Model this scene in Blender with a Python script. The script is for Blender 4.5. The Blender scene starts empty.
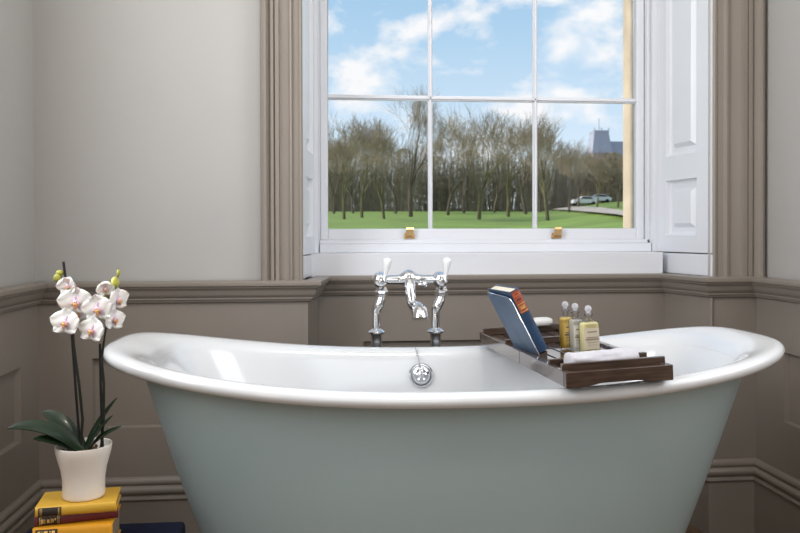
import bpy, math, random
from mathutils import Vector, Matrix, noise
C = bpy.context.scene.collection
sc = bpy.context.scene
PI = math.pi
V = Vector
H = 1.12                      # eye height above the floor

# ------------------------------------------------------------------ materials
def nodes_of(name):
    m = bpy.data.materials.new(name); m.use_nodes = True
    nt = m.node_tree; nt.nodes.clear()
    out = nt.nodes.new('ShaderNodeOutputMaterial')
    return m, nt, out
def mat(name, col, rough=.5, metal=0., var=0., scale=8., bump=0., bscale=60., coat=0., spec=.5, sheen=0., stretch=(1,1,1), col2=None, trans=0., sss=0., ior=1.45):
    m, nt, out = nodes_of(name)
    p = nt.nodes.new('ShaderNodeBsdfPrincipled')
    nt.links.new(p.outputs[0], out.inputs[0])
    p.inputs['Base Color'].default_value = (*col, 1)
    p.inputs['Roughness'].default_value = rough
    p.inputs['Metallic'].default_value = metal
    p.inputs['Coat Weight'].default_value = coat
    p.inputs['Coat Roughness'].default_value = .08
    p.inputs['Specular IOR Level'].default_value = spec
    p.inputs['Sheen Weight'].default_value = sheen
    p.inputs['Transmission Weight'].default_value = trans
    p.inputs['IOR'].default_value = ior
    p.inputs['Subsurface Weight'].default_value = sss
    p.inputs['Subsurface Scale'].default_value = .01
    if var or bump or col2:
        tc = nt.nodes.new('ShaderNodeTexCoord'); mp = nt.nodes.new('ShaderNodeMapping')
        mp.inputs['Scale'].default_value = stretch
        nt.links.new(tc.outputs['Object'], mp.inputs[0])
    if var or col2:
        n = nt.nodes.new('ShaderNodeTexNoise'); n.inputs['Scale'].default_value = scale; n.inputs['Detail'].default_value = 5
        nt.links.new(mp.outputs[0], n.inputs['Vector'])
        r = nt.nodes.new('ShaderNodeValToRGB')
        a = col2 if col2 else tuple(c*(1-var) for c in col)
        b = col if col2 else tuple(min(1, c*(1+var)) for c in col)
        r.color_ramp.elements[0].position = .32; r.color_ramp.elements[0].color = (*a, 1)
        r.color_ramp.elements[1].position = .68; r.color_ramp.elements[1].color = (*b, 1)
        nt.links.new(n.outputs[0], r.inputs[0]); nt.links.new(r.outputs[0], p.inputs['Base Color'])
    if bump:
        n2 = nt.nodes.new('ShaderNodeTexNoise'); n2.inputs['Scale'].default_value = bscale; n2.inputs['Detail'].default_value = 4
        nt.links.new(mp.outputs[0], n2.inputs['Vector'])
        b = nt.nodes.new('ShaderNodeBump'); b.inputs['Strength'].default_value = bump; b.inputs['Distance'].default_value = .002
        nt.links.new(n2.outputs[0], b.inputs['Height']); nt.links.new(b.outputs[0], p.inputs['Normal'])
    return m
def attr_mat(name, rough=.5, sss=0.):
    m, nt, out = nodes_of(name)
    p = nt.nodes.new('ShaderNodeBsdfPrincipled'); a = nt.nodes.new('ShaderNodeVertexColor'); a.layer_name = 'Col'
    nt.links.new(a.outputs[0], p.inputs['Base Color']); nt.links.new(p.outputs[0], out.inputs[0])
    p.inputs['Roughness'].default_value = rough; p.inputs['Subsurface Weight'].default_value = sss
    p.inputs['Subsurface Scale'].default_value = .004
    return m
def glass_mat(name, tint=(1,1,1), ior=1.12):
    m, nt, out = nodes_of(name)
    t = nt.nodes.new('ShaderNodeBsdfTransparent'); t.inputs[0].default_value = (*tint, 1)
    g = nt.nodes.new('ShaderNodeBsdfGlossy'); g.inputs['Roughness'].default_value = .02
    f = nt.nodes.new('ShaderNodeFresnel'); f.inputs[0].default_value = ior
    mx = nt.nodes.new('ShaderNodeMixShader')
    nt.links.new(f.outputs[0], mx.inputs[0]); nt.links.new(t.outputs[0], mx.inputs[1]); nt.links.new(g.outputs[0], mx.inputs[2])
    nt.links.new(mx.outputs[0], out.inputs[0])
    return m
M = {}
M['taupe'] = mat('taupe_paint', (.268,.232,.198), .38, var=.03, scale=2.5, bump=.04, bscale=90, spec=.4)
M['wall'] = mat('grey_white_wall_paint', (.44,.425,.405), .6, var=.02, scale=1.5, bump=.05, bscale=120)
M['white'] = mat('white_gloss_paint', (.78,.79,.83), .3, var=.015, scale=3, bump=.03, bscale=60)
M['ceiling'] = mat('ceiling_paint', (.70,.69,.67), .8, var=.02)
M['floor'] = mat('dark_floor_boards', (.16,.10,.06), .4, var=.25, scale=6, stretch=(9,.6,1))
M['enamel'] = mat('white_enamel', (.69,.70,.71), .12, coat=.6, spec=.5)
M['tubpaint'] = mat('pale_blue_green_paint', (.355,.445,.455), .28, var=.02, scale=3, bump=.02, bscale=25)
M['chrome'] = mat('chrome', (.86,.87,.89), .10, metal=1.)
M['porcelain'] = mat('white_porcelain', (.85,.85,.86), .15, coat=.4)
M['brass'] = mat('polished_brass', (.70,.45,.20), .25, metal=1.)
M['walnut'] = mat('dark_varnished_wood', (.056,.034,.024), .22, var=.35, scale=14, stretch=(1,9,9), coat=.25, bump=.05)
M['walnut_y'] = mat('dark_varnished_wood_long', (.075,.054,.046), .11, var=.3, scale=14, stretch=(9,1,9), coat=.8, bump=.05)
M['bluecloth'] = mat('blue_book_cloth', (.016,.045,.100), .40, var=.22, scale=25, bump=.15, bscale=300, coat=.2)
M['pages_shaded'] = mat('shaded_paper_block', (.26,.19,.12), .85, var=.15, scale=60, stretch=(1,1,12))  # paper darkened to paint in the shade on the stacked books' page ends
M['pages'] = mat('paper_block', (.72,.66,.54), .8, var=.12, scale=60, stretch=(1,1,12))
M['redlabel'] = mat('orange_red_spine_label', (.36,.085,.03), .45, var=.2, scale=30)
M['gold'] = mat('gold_foil', (.72,.50,.18), .35, metal=.6)
M['yellow'] = mat('mustard_book_cloth', (.62,.36,.035), .5, var=.06, scale=8, bump=.1, bscale=250)
M['orange'] = mat('deep_yellow_book_cloth', (.66,.30,.012), .5, var=.06, scale=8, bump=.1, bscale=250)
M['burgundy'] = mat('burgundy_book_cloth', (.14,.020,.030), .5, var=.1, scale=8, bump=.1, bscale=250)
M['blacklabel'] = mat('black_spine_label', (.018,.014,.013), .4, var=.2, scale=40)
M['pot'] = mat('cream_white_glazed_pot', (.78,.72,.65), .35, var=.02, coat=.15)
M['bark'] = mat('bark_chips', (.10,.055,.03), .9, var=.5, scale=60, bump=.6)
M['leaf'] = mat('dark_orchid_leaf', (.008,.019,.007), .35, var=.3, scale=10, coat=.1)
M['stem'] = mat('dark_orchid_stem', (.008,.009,.005), .5, var=.3, scale=30)
M['stake'] = mat('black_plant_stake', (.010,.009,.010), .5, var=.1)
M['bud'] = mat('green_yellow_bud', (.36,.35,.06), .5, var=.3, scale=40)
M['petal'] = attr_mat('orchid_petal', .45, .15)
M['navy'] = mat('navy_fabric', (.005,.007,.020), .9, var=.2, scale=40, bump=.3, bscale=300, spec=.2)
M['darkwood'] = mat('dark_stool_wood', (.03,.02,.015), .5, var=.2)
M['soap'] = mat('white_soap', (.66,.65,.62), .4, sss=.1)
M['towel'] = mat('white_towel', (.52,.505,.54), .95, var=.04, scale=80, bump=.8, bscale=420, sheen=.3)
M['glass'] = glass_mat('window_glass')
M['vial'] = glass_mat('clear_bottle_glass', (1,1,1), 1.3)
def liquid_mat(name, col, clear):
    m, nt, out = nodes_of(name)
    d = nt.nodes.new('ShaderNodeBsdfDiffuse'); t = nt.nodes.new('ShaderNodeBsdfTranslucent'); x = nt.nodes.new('ShaderNodeBsdfTransparent')
    for n_ in (d, t, x): n_.inputs[0].default_value = (*col, 1)
    a = nt.nodes.new('ShaderNodeMixShader'); a.inputs[0].default_value = .5
    b = nt.nodes.new('ShaderNodeMixShader'); b.inputs[0].default_value = clear
    nt.links.new(d.outputs[0], a.inputs[1]); nt.links.new(t.outputs[0], a.inputs[2])
    nt.links.new(a.outputs[0], b.inputs[1]); nt.links.new(x.outputs[0], b.inputs[2]); nt.links.new(b.outputs[0], out.inputs[0])
    return m
M['liq_gold'] = liquid_mat('golden_liquid', (1,.80,.30), .1)
M['liq_clear'] = liquid_mat('clear_liquid', (.93,.93,.88), .5)
M['liq_pale'] = liquid_mat('pale_yellow_lotion', (1,.93,.58), .08)
M['stopper'] = liquid_mat('glass_stopper', (.92,.92,.95), .5)
M['acrylic'] = mat('grey_blue_rest_panel', (.075,.115,.175), .45, var=.15, scale=12, spec=.25)
M['paperlabel'] = mat('beige_paper_label', (.55,.48,.36), .6, var=.05, scale=40)
M['paperlabel_grey'] = mat('grey_paper_label', (.62,.61,.57), .6, var=.05, scale=40)
M['labelink'] = mat('faded_label_ink', (.26,.21,.15), .6)
M['stone'] = mat('honey_limestone', (.44,.37,.29), .85, var=.2, scale=5, bump=.5, bscale=40)
M['grass'] = mat('park_grass', (.24,.36,.06), .9, col2=(.17,.24,.05), scale=.25)
M['path'] = mat('park_path', (.50,.44,.36), .9, var=.1, scale=2)
M['barktree'] = mat('grey_brown_bark', (.12,.095,.07), .9, var=.3, scale=3)
M['barkmoss'] = mat('mossy_bark', (.16,.155,.06), .9, col2=(.11,.09,.055), scale=1.2)
M['twig'] = mat('brown_twigs', (.34,.27,.19), .9, var=.3, scale=1)
M['olive'] = mat('olive_leaves', (.40,.36,.18), .8, col2=(.36,.28,.18), scale=.35)
M['slate'] = mat('blue_grey_slate', (.30,.32,.38), .7, var=.15, scale=2, stretch=(1,1,4))
M['greystone'] = mat('grey_building_stone', (.26,.22,.20), .9, var=.15, scale=1)
M['carpaint'] = mat('pale_car_paint', (.7,.7,.72), .3, coat=.5)
M['tyre'] = mat('dark_rubber', (.02,.02,.02), .8)
M['carglass'] = mat('dark_car_glass', (.03,.035,.04), .1)

# ------------------------------------------------------------------ mesh builder
class MB:
    def __init__(s): s.v=[]; s.f=[]; s.m=[]; s.c=None
    def add(s, vs, fs, mi=0):
        o=len(s.v); s.v += [tuple(v) for v in vs]
        s.f += [tuple(i+o for i in f) for f in fs]; s.m += [mi]*len(fs); return s
    def quad(s,a,b,c,d,mi=0): return s.add([a,b,c,d],[(0,1,2,3)],mi)
    def box(s,a,b,mi=0,mtx=None):
        x0,y0,z0=a;x1,y1,z1=b
        vs=[V(p) for p in((x0,y0,z0),(x1,y0,z0),(x1,y1,z0),(x0,y1,z0),(x0,y0,z1),(x1,y0,z1),(x1,y1,z1),(x0,y1,z1))]
        if mtx: vs=[mtx@v for v in vs]
        return s.add(vs,[(0,3,2,1),(4,5,6,7),(0,1,5,4),(1,2,6,5),(2,3,7,6),(3,0,4,7)],mi)
    def tube(s,pts,rad,n=10,mi=0,cap=True,flat=1.):
        pts=[V(p) for p in pts]
        if not hasattr(rad,'__len__'): rad=[rad]*len(pts)
        rings=[]; prev=None
        for i,p in enumerate(pts):
            t=(pts[min(i+1,len(pts)-1)]-pts[max(i-1,0)]).normalized()
            if prev is None:
                a=V((0,0,1)) if abs(t.z)<.9 else V((1,0,0))
                u=t.cross(a).normalized()
            else:
                u=(prev-t*prev.dot(t)).normalized()
            prev=u; w=t.cross(u)
            rings.append([p+(u*math.cos(2*PI*k/n)+w*math.sin(2*PI*k/n)*flat)*rad[i] for k in range(n)])
        vs=[v for r in rings for v in r]; fs=[]
        for i in range(len(pts)-1):
            for k in range(n):
                fs.append((i*n+k,i*n+(k+1)%n,(i+1)*n+(k+1)%n,(i+1)*n+k))
        if cap: fs += [tuple(range(n-1,-1,-1)), tuple((len(pts)-1)*n+k for k in range(n))]
        return s.add(vs,fs,mi)
    def lathe(s,prof,org=(0,0,0),axis=(0,0,1),n=32,mi=0,sx=1.,sy=1.):
        ax=V(axis).normalized(); q=V((0,0,1)).rotation_difference(ax)
        vs=[];fs=[];o=V(org)
        for r,h in prof:
            for k in range(n):
                vs.append(o+q@V((r*sx*math.cos(2*PI*k/n),r*sy*math.sin(2*PI*k/n),h)))
        for i in range(len(prof)-1):
            for k in range(n): fs.append((i*n+k,i*n+(k+1)%n,(i+1)*n+(k+1)%n,(i+1)*n+k))
        if prof[0][0]>1e-6: fs.append(tuple(range(n-1,-1,-1)))
        if prof[-1][0]>1e-6: fs.append(tuple((len(prof)-1)*n+k for k in range(n)))
        return s.add(vs,fs,mi)
    def ball(s,c,r,n=16,mi=0,sc=(1,1,1)):
        m=n//2; prof=[]
        vs=[];fs=[];c=V(c)
        for i in range(m+1):
            a=PI*i/m
            for k in range(n):
                b=2*PI*k/n
                vs.append(c+V((r*sc[0]*math.sin(a)*math.cos(b),r*sc[1]*math.sin(a)*math.sin(b),-r*sc[2]*math.cos(a))))
        for i in range(m):
            for k in range(n): fs.append((i*n+k,i*n+(k+1)%n,(i+1)*n+(k+1)%n,(i+1)*n+k))
        return s.add(vs,fs,mi)
    def loops(s,loops,mi=0,closed=True,cap0=False,cap1=False):
        n=len(loops[0]); vs=[v for l in loops for v in l]; fs=[]
        for i in range(len(loops)-1):
            for k in range(n if closed else n-1):
                fs.append((i*n+k,i*n+(k+1)%n,(i+1)*n+(k+1)%n,(i+1)*n+k))
        if cap0: fs.append(tuple(range(n-1,-1,-1)))
        if cap1: fs.append(tuple((len(loops)-1)*n+k for k in range(n)))
        return s.add(vs,fs,mi)
    def build(s,name,mats,parent=None,bevel=0.,smooth=38,org=None,recalc=True):
        me=bpy.data.meshes.new(name)
        vs=s.v
        if org is not None: vs=[(v[0]-org[0],v[1]-org[1],v[2]-org[2]) for v in vs]
        me.from_pydata(vs,[],s.f)
        if not isinstance(mats,(list,tuple)): mats=[mats]
        for m in mats: me.materials.append(m)
        me.polygons.foreach_set('material_index',s.m)
        if s.c is not None:
            a=me.color_attributes.new('Col','FLOAT_COLOR','POINT')
            for i,c in enumerate(s.c): a.data[i].color=(*c,1)
        if recalc:
            import bmesh
            bm=bmesh.new(); bm.from_mesh(me); bmesh.ops.remove_doubles(bm,verts=bm.verts,dist=1e-6)
            bmesh.ops.recalc_face_normals(bm,faces=bm.faces); bm.to_mesh(me); bm.free()
        me.validate(); me.update()
        if smooth: me.shade_smooth(); me.set_sharp_from_angle(angle=math.radians(smooth))
        else: me.shade_flat()
        o=bpy.data.objects.new(name,me); C.objects.link(o)
        if org is not None: o.location=org
        if parent: o.parent=parent
        if bevel:
            b=o.modifiers.new('bevel','BEVEL'); b.width=bevel; b.segments=2; b.limit_method='ANGLE'; b.angle_limit=math.radians(35)
        return o
def tag(o,label,cat,group=None,kind=None):
    if label: o['label']=label
    if cat: o['category']=cat
    if group: o['group']=group
    if kind: o['kind']=kind
    return o
def struct(o,label=None,cat=None):
    return tag(o,label,cat,None,'structure')
def thing(name,label,cat,mtx=None,group=None):
    o=bpy.data.objects.new(name,None); C.objects.link(o); o.empty_display_size=.05
    if mtx is not None: o.matrix_world=mtx
    return tag(o,label,cat,group)
def T(x,y,z): return Matrix.Translation((x,y,z))
def Rz(a): return Matrix.Rotation(a,4,'Z')

# ------------------------------------------------------------------ room shell
YB=-2.7                     # wall behind the viewer
ZC=3.35                     # ceiling
XL,XR,D=-.993,1.604,2.80
P=[(XL,YB),(XL,D),(-.0686,D),(-.035,3.08),(1.371,3.08),(1.423,D),(XR,D),(XR,YB)]
P=[V((a,b,0)) for a,b in P]
def nrm(i):
    d=(P[i+1]-P[i]).normalized(); return V((d.y,-d.x,0))
def mitre(i,off):
    if i==0: return P[0]+nrm(0)*off
    if i==len(P)-1: return P[-1]+nrm(len(P)-2)*off
    a,b=nrm(i-1),nrm(i); m=(a+b)
    return P[i]+m*(off/(1+a.dot(b)))
def sweep(segs,prof):
    mb=MB()
    for i in segs:
        l0=[mitre(i,o)+V((0,0,z)) for o,z in prof]; l1=[mitre(i+1,o)+V((0,0,z)) for o,z in prof]
        mb.loops([l0,l1],closed=False)
    return mb
DADO=[(-.005,.962),(.048,.962),(.052,.959),(.053,.951),(.051,.944),(.045,.941),(.043,.936),(.036,.932),(.033,.925),(.030,.915),(.025,.907),(.019,.902),(.0185,.896),(.014,.893),(.012,.887),(.004,.884),(-.002,.884)]
BASE=[(-.002,.278),(.004,.278),(.012,.272),(.015,.262),(.014,.254),(.010,.250),(.012,.247),(.020,.243),(.0235,.236),(.022,.226),(.017,.219),(.013,.217),(.014,.214),(.021,.210),(.023,.204),(.020,.199),(.016,.196),(.016,-.002)]
struct(sweep([0],DADO).build('trim_1',M['taupe']),'taupe dado rail along the left wall','dado rail')
struct(sweep([1,2],DADO).build('trim_2',M['taupe']),'taupe dado rail on the pier left of the window','dado rail')
struct(sweep([3],DADO).build('trim_3',M['taupe']),'taupe dado rail below the white window apron','dado rail')
struct(sweep([4,5],DADO).build('trim_4',M['taupe']),'taupe dado rail on the pier right of the window','dado rail')
struct(sweep([6],DADO).build('trim_5',M['taupe']),'taupe dado rail along the right wall','dado rail')
struct(sweep([0],BASE).build('baseboard_left',M['taupe']))
struct(sweep([1,2,3,4,5],BASE).build('baseboard_back',M['taupe']))
struct(sweep([6],BASE).build('baseboard_right',M['taupe']))

def panel_face(mb,a,b,z0,z1,panels,depth=.020,mi=0):
    """vertical face a->b (room on the right hand) with sunk rectangular panels (s0,s1,za,zb)"""
    d=(b-a); L=d.length; d=d/L; n=V((d.y,-d.x,0))
    def pt(s,z,k=0): return a+d*s-n*k+V((0,0,z))
    ss=sorted({0,L,*[p[0] for p in panels],*[p[1] for p in panels]}); zs=sorted({z0,z1,*[p[2] for p in panels],*[p[3] for p in panels]})
    for i in range(len(ss)-1):
        for j in range(len(zs)-1):
            sm=(ss[i]+ss[i+1])/2; zm=(zs[j]+zs[j+1])/2
            if any(p[0]<sm<p[1] and p[2]<zm<p[3] for p in panels): continue
            mb.quad(pt(ss[i],zs[j]),pt(ss[i+1],zs[j]),pt(ss[i+1],zs[j+1]),pt(ss[i],zs[j+1]),mi)
    for s0,s1,za,zb in panels:
        e=.004
        o=[(s0,za),(s1,za),(s1,zb),(s0,zb)]; q=[(s0+e,za+e),(s1-e,za+e),(s1-e,zb-e),(s0+e,zb-e)]
        mb.loops([[pt(*k) for k in o],[pt(*k,depth) for k in q]],mi,cap1=True)
    return mb
EXT=.25
wl=MB(); panel_face(wl,P[0],P[1],0,.95,[(.35,1.55,.45,.692),(1.75,2.85,.45,.692),(3.05,4.15,.45,.692),(4.33,5.344,.45,.692)])
LY0,LY1,LZ0,LZ1=.6,1.9,1.25,3.05
for ya,yb,za,zb in ((YB,LY0,.94,ZC),(LY1,D+.012,.94,ZC),(LY0,LY1,.94,LZ0),(LY0,LY1,LZ1,ZC)):
    wl.quad(V((XL-.014,ya,za)),V((XL-.014,yb,za)),V((XL-.014,yb,zb)),V((XL-.014,ya,zb)),1)
wl.quad(V((XL,YB,.95)),V((XL,D,.95)),V((XL-.014,D,.95)),V((XL-.014,YB,.95)),0)
for ya,yb,za,zb in ((YB-.2,LY0,-.02,ZC),(LY1,D+.9,-.02,ZC),(LY0,LY1,-.02,LZ0),(LY0,LY1,LZ1,ZC)): wl.box((XL-EXT,ya,za),(XL-.027,yb,zb),1)
struct(wl.build('wall_left',[M['taupe'],M['wall']],recalc=False))
wr=MB(); panel_face(wr,P[6],P[7],0,.95,[(.178,1.25,.456,.702),(1.45,2.55,.456,.702),(2.75,3.85,.456,.702),(4.05,5.1,.456,.702)])
for ya,yb,za,zb in ((YB,LY0,.94,ZC),(LY1,D+.012,.94,ZC),(LY0,LY1,.94,LZ0),(LY0,LY1,LZ1,ZC)):
    wr.quad(V((XR+.024,yb,za)),V((XR+.024,ya,za)),V((XR+.024,ya,zb)),V((XR+.024,yb,zb)),1)
wr.quad(V((XR,D,.95)),V((XR,YB,.95)),V((XR+.024,YB,.95)),V((XR+.024,D,.95)),0)
for ya,yb,za,zb in ((YB-.2,LY0,-.02,ZC),(LY1,D+.9,-.02,ZC),(LY0,LY1,-.02,LZ0),(LY0,LY1,LZ1,ZC)): wr.box((XR+.030,ya,za),(XR+EXT,yb,zb),1)
struct(wr.build('wall_right',[M['taupe'],M['wall']],recalc=False))
wb=MB()
panel_face(wb,P[1],P[2],0,.95,[(.18,.745,.45,.694)])
panel_face(wb,P[2],P[3],0,.95,[])
panel_face(wb,P[3],P[4],0,.95,[(.176,1.23,.45,.701)])
panel_face(wb,P[4],P[5],0,.95,[])
panel_face(wb,P[5],P[6],0,.95,[])
wb.quad(V((XL-.014,D+.012,.94)),V((-.09,D+.012,.94)),V((-.09,D+.012,ZC)),V((XL-.014,D+.012,ZC)),1)
wb.quad(V((1.42,D+.012,.94)),V((XR+.024,D+.012,.94)),V((XR+.024,D+.012,ZC)),V((1.42,D+.012,ZC)),1)
wb.quad(V((-.09,D+.012,3.1)),V((1.42,D+.012,3.1)),V((1.42,D+.012,ZC)),V((-.09,D+.012,ZC)),1)
# masonry behind the linings
wb.box((XL-EXT,2.83,-.02),(-.12,3.3,ZC),1); wb.box((1.46,2.83,-.02),(XR+EXT,3.3,ZC),1)
wb.box((-.12,3.115,-.02),(1.46,3.3,.955),0)
wb.box((-.12,2.83,3.12),(1.46,3.3,ZC),1)
struct(wb.build('wall_back',[M['taupe'],M['wall']],recalc=False))
# corner bead on the pier right of the window
struct(MB().tube([(1.4255,D-.003,.277),(1.4255,D-.003,.885)],.006,8).build('trim_6',M['taupe']),'slim bead down the corner of the pier right of the tub','bead moulding')
struct(MB().box((XL-EXT,YB-.2,-.06),(XR+EXT,3.5,0)).build('floor',M['floor'],smooth=0))
struct(MB().box((XL-EXT,YB-.2,ZC),(XR+EXT,3.5,ZC+.1)).build('ceiling',M['ceiling'],smooth=0))
# wall behind the viewer, with an unseen window added to hold a fill lamp
WX0,WX1,WZ0,WZ1=-.55,1.15,1.0,2.9
wf=MB()
wf.box((XL-.03,YB-.2,-.02),(WX0,YB,ZC),0); wf.box((WX1,YB-.2,-.02),(XR+.04,YB,ZC),0)
wf.box((WX0,YB-.2,-.02),(WX1,YB,WZ0),0); wf.box((WX0,YB-.2,WZ1),(WX1,YB,ZC),0)
struct(wf.build('wall_front',[M['wall']],smooth=0))
w2=MB()
for x in (WX0,WX1-.06): w2.box((x,YB-.12,WZ0),(x+.06,YB-.05,WZ1))
for z in (WZ0,WZ1-.06,(WZ0+WZ1)/2-.02): w2.box((WX0,YB-.12,z),(WX1,YB-.05,z+.06))
for k in (1,2):
    x=WX0+(WX1-WX0)*k/3; w2.box((x-.01,YB-.1,WZ0),(x+.01,YB-.07,WZ1))
struct(w2.build('front_fill_window',M['white'],smooth=0))

def side_fill_window(nm,xa):  # unseen windows added in both side walls to house fill lamps
    w3=MB(); x0,x1=xa-.035,xa+.035
    for y in (LY0,LY1-.06): w3.box((x0,y,LZ0),(x1,y+.06,LZ1))
    for z in (LZ0,LZ1-.06,2.13): w3.box((x0,LY0,z),(x1,LY1,z+.06))
    for y in (LY0+.44,LY0+.87): w3.box((x0+.02,y-.01,LZ0),(x1-.02,y+.01,LZ1))
    struct(w3.build(nm,M['white'],smooth=0))
side_fill_window('left_fill_window',XL-.13); side_fill_window('right_fill_window',XR+.13)

# architraves: moulded section swept upwards
def architrave(name,x0,x1,label,flip):
    w=x1-x0
    prof=[(0,0),(0,.030),(.04,.040),(.10,.044),(.15,.042),(.19,.034),(.21,.026),(.25,.030),(.31,.030),(.34,.024),(.355,.030),(.44,.030),(.46,.022),(.50,.020),(.60,.018),(.68,.017),(.70,.022),(.74,.023),(.765,.016),(.78,.013),(.90,.012),(.93,.017),(.97,.018),(1,.012),(1,-.02)]
    pts=[]
    for t,o in prof:
        x=x1-t*w if flip else x0+t*w
        pts.append((x,D+.012-(o if o<.018 else .018+(o-.018)*1.5)))
    mb=MB(); mb.loops([[V((x,y,.958)) for x,y in pts],[V((x,y,3.2)) for x,y in pts]],closed=False)
    struct(mb.build(name,M['taupe'],smooth=30),label,'architrave')
architrave('trim_7',-.232,-.085,'moulded taupe architrave left of the window',False)
architrave('trim_8',1.432,1.622,'moulded taupe architrave right of the window',True)

# ------------------------------------------------------------------ window
SILL=1.048; GX0,GX1,GZ0=.004,1.308,1.146
sz=MB(); sz.box((-.2,3.075,.955),(1.362,3.30,SILL)); 
struct(sz.build('trim_9',M['white'],bevel=.003),'white window apron and sill below the sash','window sill')
win=MB()
# box frame
win.box((-.030,3.166,SILL+.0005),(1.352,3.214,1.084)); win.box((-.13,3.165,SILL),(-.034,3.215,3.2)); win.box((1.356,3.165,SILL),(1.47,3.215,3.2))
win.box((-.034,3.19,1.084),(1.356,3.215,1.100)); win.box((-.034,3.19,1.084),(-.028,3.215,3.2)); win.box((1.343,3.19,1.084),(1.356,3.215,3.2))
win.box((-.10,3.215,SILL),(-.030,3.30,3.2)); win.box((1.345,3.215,SILL),(1.44,3.30,3.2)); win.box((-.1,3.215,SILL),(1.44,3.30,1.098))
win.box((-.1,3.165,3.1),(1.44,3.30,3.2))
w1=struct(win.build('window_1',M['white'],bevel=.002),'white sash window with brass lifts looking onto a park','window')
s=MB(); ZM=1.687; MR=2.225
def sash(mb,y0,y1,z0,z1,rb,rt):
    mb.box((-.028,y0,z0),(GX0,y1,z1)); mb.box((GX1,y0,z0),(1.343,y1,z1))
    mb.box((GX0,y0,z0),(GX1,y1,z0+rb)); mb.box((GX0,y0,z1-rt),(GX1,y1,z1))
sash(s,3.218,3.252,1.100,MR,.046,.04)
s.build('sash_frame',M['white'],w1,bevel=.004)
mt=MB()
def muntins(mb,yc,z0,z1,zm):
    for x in (.428,.872): mb.box((x-.0045,yc-.016,z0),(x+.0045,yc+.014,z1)); mb.box((x-.0095,yc-.006,z0),(x+.0095,yc+.006,z1))
    mb.box((GX0,yc-.016,zm-.005),(GX1,yc+.014,zm+.005)); mb.box((GX0,yc-.006,zm-.011),(GX1,yc+.006,zm+.011))
muntins(mt,3.235,GZ0,MR-.04,ZM)
mt.build('glazing_bars',M['white'],w1,bevel=.0015)
up=MB(); sash(up,3.258,3.290,MR-.04,3.12,.04,.05); up.build('sash_frame',M['white'],w1,bevel=.003)
mu=MB(); muntins(mu,3.274,MR,3.07,2.66); mu.build('glazing_bars',M['white'],w1)
cols=[(GX0,.428),(.428,.872),(.872,GX1)]
for (a,b) in cols:
    for z0,z1,y in ((GZ0,ZM,3.236),(ZM,MR-.03,3.236),(MR,2.66,3.275),(2.66,3.08,3.275)):
        MB().quad(V((a,y,z0)),V((b,y,z0)),V((b,y,z1)),V((a,y,z1))).build('window_pane',M['glass'],w1,smooth=0)
for x in (.338,.960):
    l=MB(); l.box((x-.022,3.2135,1.104),(x+.022,3.2185,1.126)); 
    l.loops([[V((x+sx*wd,yy,zz)) for sx,wd in ((-1,wd_),(1,wd_))]+[V((x+wd_,yy2,zz2)),V((x-wd_,yy2,zz2))] for wd_,yy,zz,yy2,zz2 in ((.019,3.214,1.108,3.214,1.116),(.016,3.196,1.118,3.200,1.128),(.015,3.186,1.142,3.192,1.146),(.015,3.190,1.152,3.196,1.152))],cap0=True,cap1=True)
    for sx in (-1,1): l.ball((x+sx*.016,3.212,1.110),.005,8)
    l.build('sash_lift',M['brass'],w1,bevel=.001)
# stone reveals outside
st=MB(); st.box((1.364,3.30,.6),(1.9,3.52,4)); st.box((-.6,3.30,.6),(-.075,3.52,4)); st.box((-.6,3.30,.6),(1.9,3.56,1.02))
struct(st.build('trim_10',M['stone'],bevel=.006),'honey coloured stone reveal outside the window','stone reveal')

# panelled shutter linings of the reveal
def shutter(a,b,label):
    """leaf from front point a to back point b (plan), z 1.05..3.1, with two sunk and fielded panels"""
    a=V((*a,0)); b=V((*b,0)); 
    root=thing('window_shutter',label,'shutter',T(a.x,a.y,SILL-.002))
    L=(b-a).length; d=(b-a)/L; n=V((d.y,-d.x,0))
    if n.x*(.65-a.x)<0: n=-n
    z0,z1=SILL+.001,3.1
    def pt(s,z,k=0): return a+d*s+n*k+V((0,0,z))
    mb=MB()
    S0,S1=.24*L,.86*L
    pan=[(S0,S1,1.108,1.345),(S0,S1,1.430,2.50)]
    ss=[0,S0,S1,L]; zs=[z0,1.108,1.345,1.430,2.50,z1]
    for i in range(3):
        for j in range(5):
            if i==1 and j in(1,3): continue
            mb.quad(pt(ss[i],zs[j]),pt(ss[i+1],zs[j]),pt(ss[i+1],zs[j+1]),pt(ss[i],zs[j+1]))
    o=[pt(*k) for k in((0,z0),(L,z0),(L,z1),(0,z1))]; q=[pt(*k,-.022) for k in((0,z0),(L,z0),(L,z1),(0,z1))]
    mb.loops([o,q],cap1=True)
    org=(a.x,a.y,SILL-.002)
    mb.build('shutter_frame',M['white'],root,org=org).location=(0,0,0)
    for s0,s1,za,zb in pan:
        p=MB(); steps=[(0,0),(.006,.001),(.012,-.015),(.020,-.020),(.040,-.020),(.056,-.006),(.058,-.006)]
        lo=[]
        for e,k in steps:
            ex=min(e,(s1-s0)*.5*e/.075*.9) if (s1-s0)<.15 else e
            lo.append([pt(s0+ex,za+e,k),pt(s1-ex,za+e,k),pt(s1-ex,zb-e,k),pt(s0+ex,zb-e,k)])
        p.loops(lo,cap1=True)
        p.build('shutter_panel',M['white'],root,org=org,smooth=20).location=(0,0,0)
    return root
shutter((1.4300,2.802),(1.380,3.164),'white panelled window shutter folded against the right side of the window recess')
shutter((-.0855,2.802),(-.050,3.164),'narrow-looking white panelled shutter on the left side of the window recess')
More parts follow.
